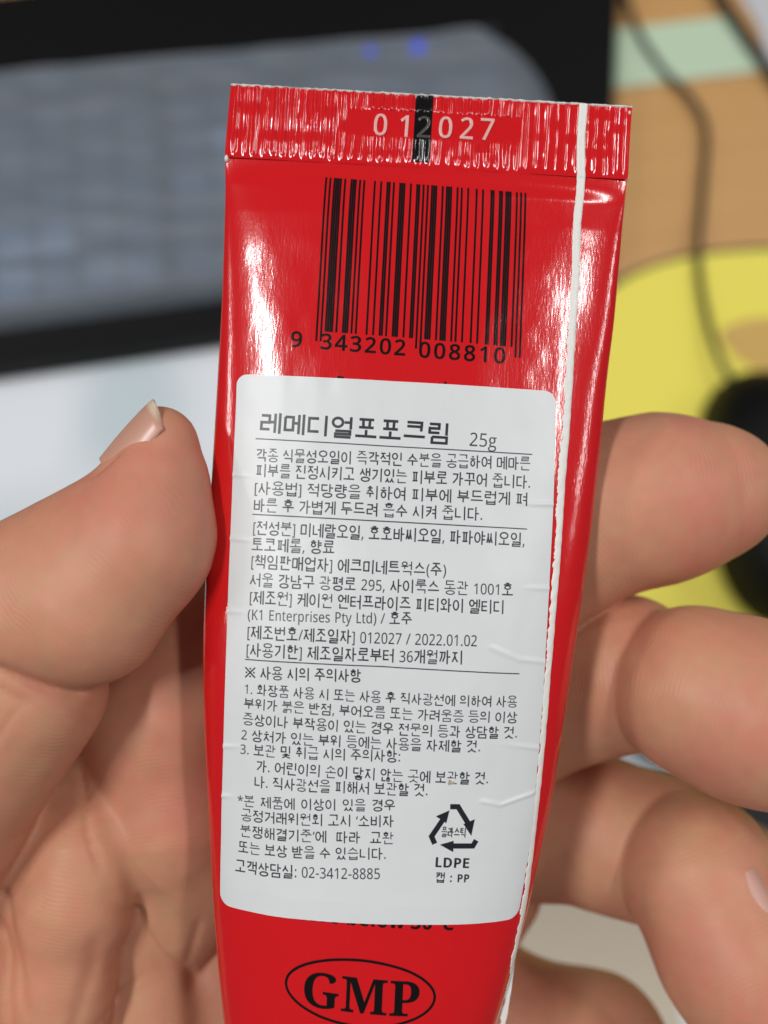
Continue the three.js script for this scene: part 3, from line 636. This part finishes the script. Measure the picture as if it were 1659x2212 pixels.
const plain = (c, rough = 0.6, o = {}) => new THREE.MeshPhysicalMaterial({ color: c, roughness: rough, ...o });
const paperMap = dataTexture(512, 512, (u, v) => { const n = 0.5 + 0.5 * noise(u * 6, v * 5, 2); const s = smooth(.45, .95, n) * 0.12; const k = 0.985 + 0.015 * hash(Math.floor(u * 512), Math.floor(v * 512), 1); return [0.90 * k - s, 0.915 * k - s * .7, 0.935 * k - s * .7]; }, true);
{
  const t = thing('paper_sheet', 'large white paper lying on the desk in front of the keyboard', 'paper');
  const o = desk(500, 1500); t.position.copy(o);
  const g = sheet(desks([[-700, 560], [1270, 420], [1270, 1250], [1500, 1500], [1700, 2600], [-900, 2900]], 0).map((p) => p.sub(o)), 0.0012, 0.0008, 0);
  const m = plain(0xffffff, 0.7, { map: paperMap }); paperMap.repeat.set(3, 3);
  part('paper', g, m, t);
}
// keyboard: black case, keys under a milky cover
{
  const t = thing('keyboard', 'black computer keyboard under a milky translucent cover, blurred behind the tube', 'keyboard');
  const o = desk(600, 400); t.position.copy(o); const rel = (p) => p.clone().sub(o);
  const H = 0.018, outer = desks([[-420, 852], [1312, 598], [1338, -60], [1345, -190], [-420, 40]], H).map(rel);
  const caseMat = plain(0x040404, 0.6, { specularIntensity: 0.4 });
  part('case', sheet(roundPoly(outer, 0.012), H, 0.016, 0.002), caseMat, t);
  const f = desks([[-400, 770], [1236, 545], [1190, 62], [-400, 205]], H).map(rel);
  const at = (s, v) => new THREE.Vector3().addScaledVector(f[0], (1 - s) * (1 - v)).addScaledVector(f[1], s * (1 - v)).addScaledVector(f[2], s * v).addScaledVector(f[3], (1 - s) * v);
  const rowsN = 6, cols = [0.02, 0.075, 0.13, 0.185, 0.24, 0.295, 0.35, 0.405, 0.475, 0.53, 0.585, 0.655, 0.71, 0.765, 0.82, 0.875];
  const tones = [0x2f3a46, 0x3f4b58, 0x53616f, 0x6c7b8a].map((c) => plain(c, 0.5));  // lighter and darker key patches paint in reflections on the cover
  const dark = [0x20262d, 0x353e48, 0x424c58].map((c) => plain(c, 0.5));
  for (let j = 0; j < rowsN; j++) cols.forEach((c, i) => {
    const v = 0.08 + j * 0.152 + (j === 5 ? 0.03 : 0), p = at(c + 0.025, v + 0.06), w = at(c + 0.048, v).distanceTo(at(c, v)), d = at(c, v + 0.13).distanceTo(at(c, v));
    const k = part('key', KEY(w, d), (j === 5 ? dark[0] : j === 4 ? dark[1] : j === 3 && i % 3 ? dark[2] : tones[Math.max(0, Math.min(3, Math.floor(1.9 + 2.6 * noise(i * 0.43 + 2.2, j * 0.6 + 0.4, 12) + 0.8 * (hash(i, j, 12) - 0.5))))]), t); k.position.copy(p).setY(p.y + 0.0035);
    const ax = at(c + 0.05, v).sub(at(c, v)); k.rotation.y = Math.atan2(-ax.z, ax.x);
  });
  const cover = gridCover(at, H);
  part('cover', cover, new THREE.MeshPhysicalMaterial({ color: new THREE.Color(0.6, 0.69, 0.81), roughness: 0.55, transmission: 0.8, thickness: 0 }), t, 'milky translucent dust cover over the keys');
  const led = new THREE.MeshStandardMaterial({ color: 0x101040, emissive: new THREE.Color(0.05, 0.08, 0.6), emissiveIntensity: 1.0 });
  for (const [a, b, s] of [[800, 112, .0024], [903, 102, .0034]]) { const q = rel(desk(a, b, H + 0.009)); part('indicator_light', new THREE.SphereGeometry(s, 16, 10).translate(q.x, q.y, q.z), led, t, 'small lit blue indicator'); }
}
function KEY(w, d) { return new RoundedBoxGeometry(w, 0.007, d, 2, 0.0015); }
function gridCover(at, H) {
  const g = new THREE.BufferGeometry(), pos = [], idx = [], n = 60, m = 36;
  for (let j = 0; j <= m; j++) for (let i = 0; i <= n; i++) { const p = at(i / n * (1 - 0.085 * (j / m) ** 5), j / m), e = Math.min(i / n, 1 - i / n, j / m, 1 - j / m), y = p.y + 0.0005 + 0.0085 * smooth(0, 0.03, e) + 0.0024 * noise(i * .3, j * 0.9, 3) * smooth(0, .05, e); pos.push(p.x, y, p.z); }
  for (let j = 0; j < m; j++) for (let i = 0; i < n; i++) { const a = j * (n + 1) + i; idx.push(a, a + 1, a + n + 1, a + 1, a + n + 2, a + n + 1); }
  g.setAttribute('position', new THREE.Float32BufferAttribute(pos, 3)); g.setIndex(idx); g.computeVertexNormals(); return g;
}
// mouse mat and mouse
{
  const t = thing('mouse_mat', 'bright yellow mouse mat with a dark rim standing in for its edge shadow on the wooden desk', 'mouse mat');
  const o = desk(1700, 1150); t.position.copy(o); const rel = (p) => p.clone().sub(o);
  const top = roundPoly(desks([[1345, 606], [1430, 571], [1530, 550], [1660, 541], [1900, 548], [2150, 720], [2250, 1150], [2150, 1650], [1850, 1770], [1659, 1688], [1560, 1628], [1330, 1540], [1190, 1330], [1160, 1000], [1220, 720]], 0.004).map(rel), 0.03, 6);
  const rim = roundPoly(desks([[1338, 598], [1428, 560], [1530, 539], [1660, 529], [1910, 535], [2180, 700], [2290, 1150], [2190, 1700], [1870, 1880], [1659, 1805], [1520, 1710], [1300, 1590], [1150, 1360], [1115, 1000], [1185, 700]], 0.003).map(rel), 0.03, 6);
  part('shade_rim_base', sheet(rim, 0.0035, 0.0018, 0.0005), plain(0x2b2c2e, 0.8), t);  // base widened into a dark rim that stands in for the edge shadow
  part('cloth_top', sheet(top, 0.0056, 0.002, 0.0005), plain(0xf4e663, 0.85), t);
  part('tan_patch', sheet(roundPoly(desks([[1545, 720], [1600, 690], [1760, 680], [1800, 800], [1620, 800]], 0.006).map(rel), 0.01), 0.0062, 0.0005, 0), plain(0xd3ad62, 0.85), t, 'tan patch on the yellow mat');  // flat tan piece laid on the yellow cloth
}
{
  const t = thing('computer_mouse', 'black computer mouse lying on the yellow mat', 'mouse');
  const o = desk(1690, 1075, 0.006); t.position.copy(o); t.rotation.y = 0.06;
  const shape = (f0, f1, grow) => { // rounded shell: length along z
    const g = new THREE.BufferGeometry(), pos = [], idx = [], n = 48, m = 24;
    for (let j = 0; j <= m; j++) for (let i = 0; i <= n; i++) {
      const f = lerp(f0, f1, i / n), e = j / m * Math.PI / 2, c = Math.cos(e) ** 0.55, a = Math.sign(Math.cos(f)) * Math.abs(Math.cos(f)) ** 0.8, b = Math.sign(Math.sin(f)) * Math.abs(Math.sin(f)) ** 0.8;
      const waist = 1 - 0.1 * (1 - b * b); pos.push(0.041 * a * c * waist * grow, 0.034 * Math.sin(e) * (1 + 0.12 * b * c) * grow, 0.063 * b * c * grow);
    }
    for (let j = 0; j < m; j++) for (let i = 0; i < n; i++) { const a = j * (n + 1) + i; idx.push(a, a + n + 1, a + 1, a + 1, a + n + 1, a + n + 2); }
    g.setAttribute('position', new THREE.Float32BufferAttribute(pos, 3)); g.setIndex(idx); g.computeVertexNormals(); return g;
  };
  const m = plain(0x040404, 0.55, { specularIntensity: 0.5 }), m2 = plain(0x060606, 0.5, { specularIntensity: 0.5 });
  part('body', shape(0, Math.PI * 2, 1), m, t);
  part('button', shape(Math.PI * 1.04, Math.PI * 1.47, 1.012), m2, t); part('button', shape(Math.PI * 1.53, Math.PI * 1.96, 1.012), m2, t);
  part('wheel', new THREE.CylinderGeometry(0.009, 0.009, 0.006, 24).rotateZ(Math.PI / 2).translate(0, 0.028, -0.03), plain(0x222222, 0.7), t);
}
function cable(name, label, pts, r, color) {
  const t = thing(name, label, 'cable', 'dark cables on the desk'); const w = pts.map(([a, b, h]) => desk(a, b, h)); t.position.copy(w[0]);
  const c = new THREE.CatmullRomCurve3(w.map((p) => p.clone().sub(w[0])));
  part('cord', new THREE.TubeGeometry(c, 120, r, 10), plain(color, 0.55), t);
}
cable('cable', 'dark mouse cable curving over the wooden desk to the black mouse', [[1330, -160, .003], [1345, -40, .003], [1375, 60, .003], [1430, 148, .003], [1492, 212, .004], [1522, 270, .004], [1518, 400, .004], [1508, 560, .008], [1528, 690, .010], [1562, 790, .014], [1600, 850, .016]], 0.0018, 0x2a241e);
cable('cable', 'thick dark cable crossing the upper right corner of the desk', [[1500, -120, .004], [1555, -10, .004], [1605, 70, .004], [1680, 175, .004], [1780, 300, .004]], 0.0030, 0x1d1a18);
{
  const strip = (name, label, cat, pts, h, m) => { const t = thing(name, label, cat); const w = desks(pts, h); const o = w[0].clone().setY(0); t.position.copy(o); part('sheet', sheet(w.map((p) => p.clone().sub(o)), h, 0.0006, 0), m, t); };
  strip('paper_strip', 'pale green paper strip lying across the wooden desk behind the cable', 'paper', [[1250, 72], [1560, 36], [1668, 150], [1250, 200]], 0.0012, plain(0xc4d9bc, 0.7));
  strip('beige_sheet', 'flat beige sheet on the desk below the ring finger', 'card', [[800, 1800], [1345, 1900], [1452, 2085], [1520, 2500], [800, 2500]], 0.0026, plain(0xcbbda8, 0.6));  // flat beige piece filling the gap under the ring finger
  strip('paper_note', 'light grey paper at the upper right corner of the desk', 'paper', [[1570, -60], [1900, -60], [1900, 300], [1668, 165], [1640, 60]], 0.0016, plain(0xc9c9cc, 0.7));
}

renderer.render(scene, camera);
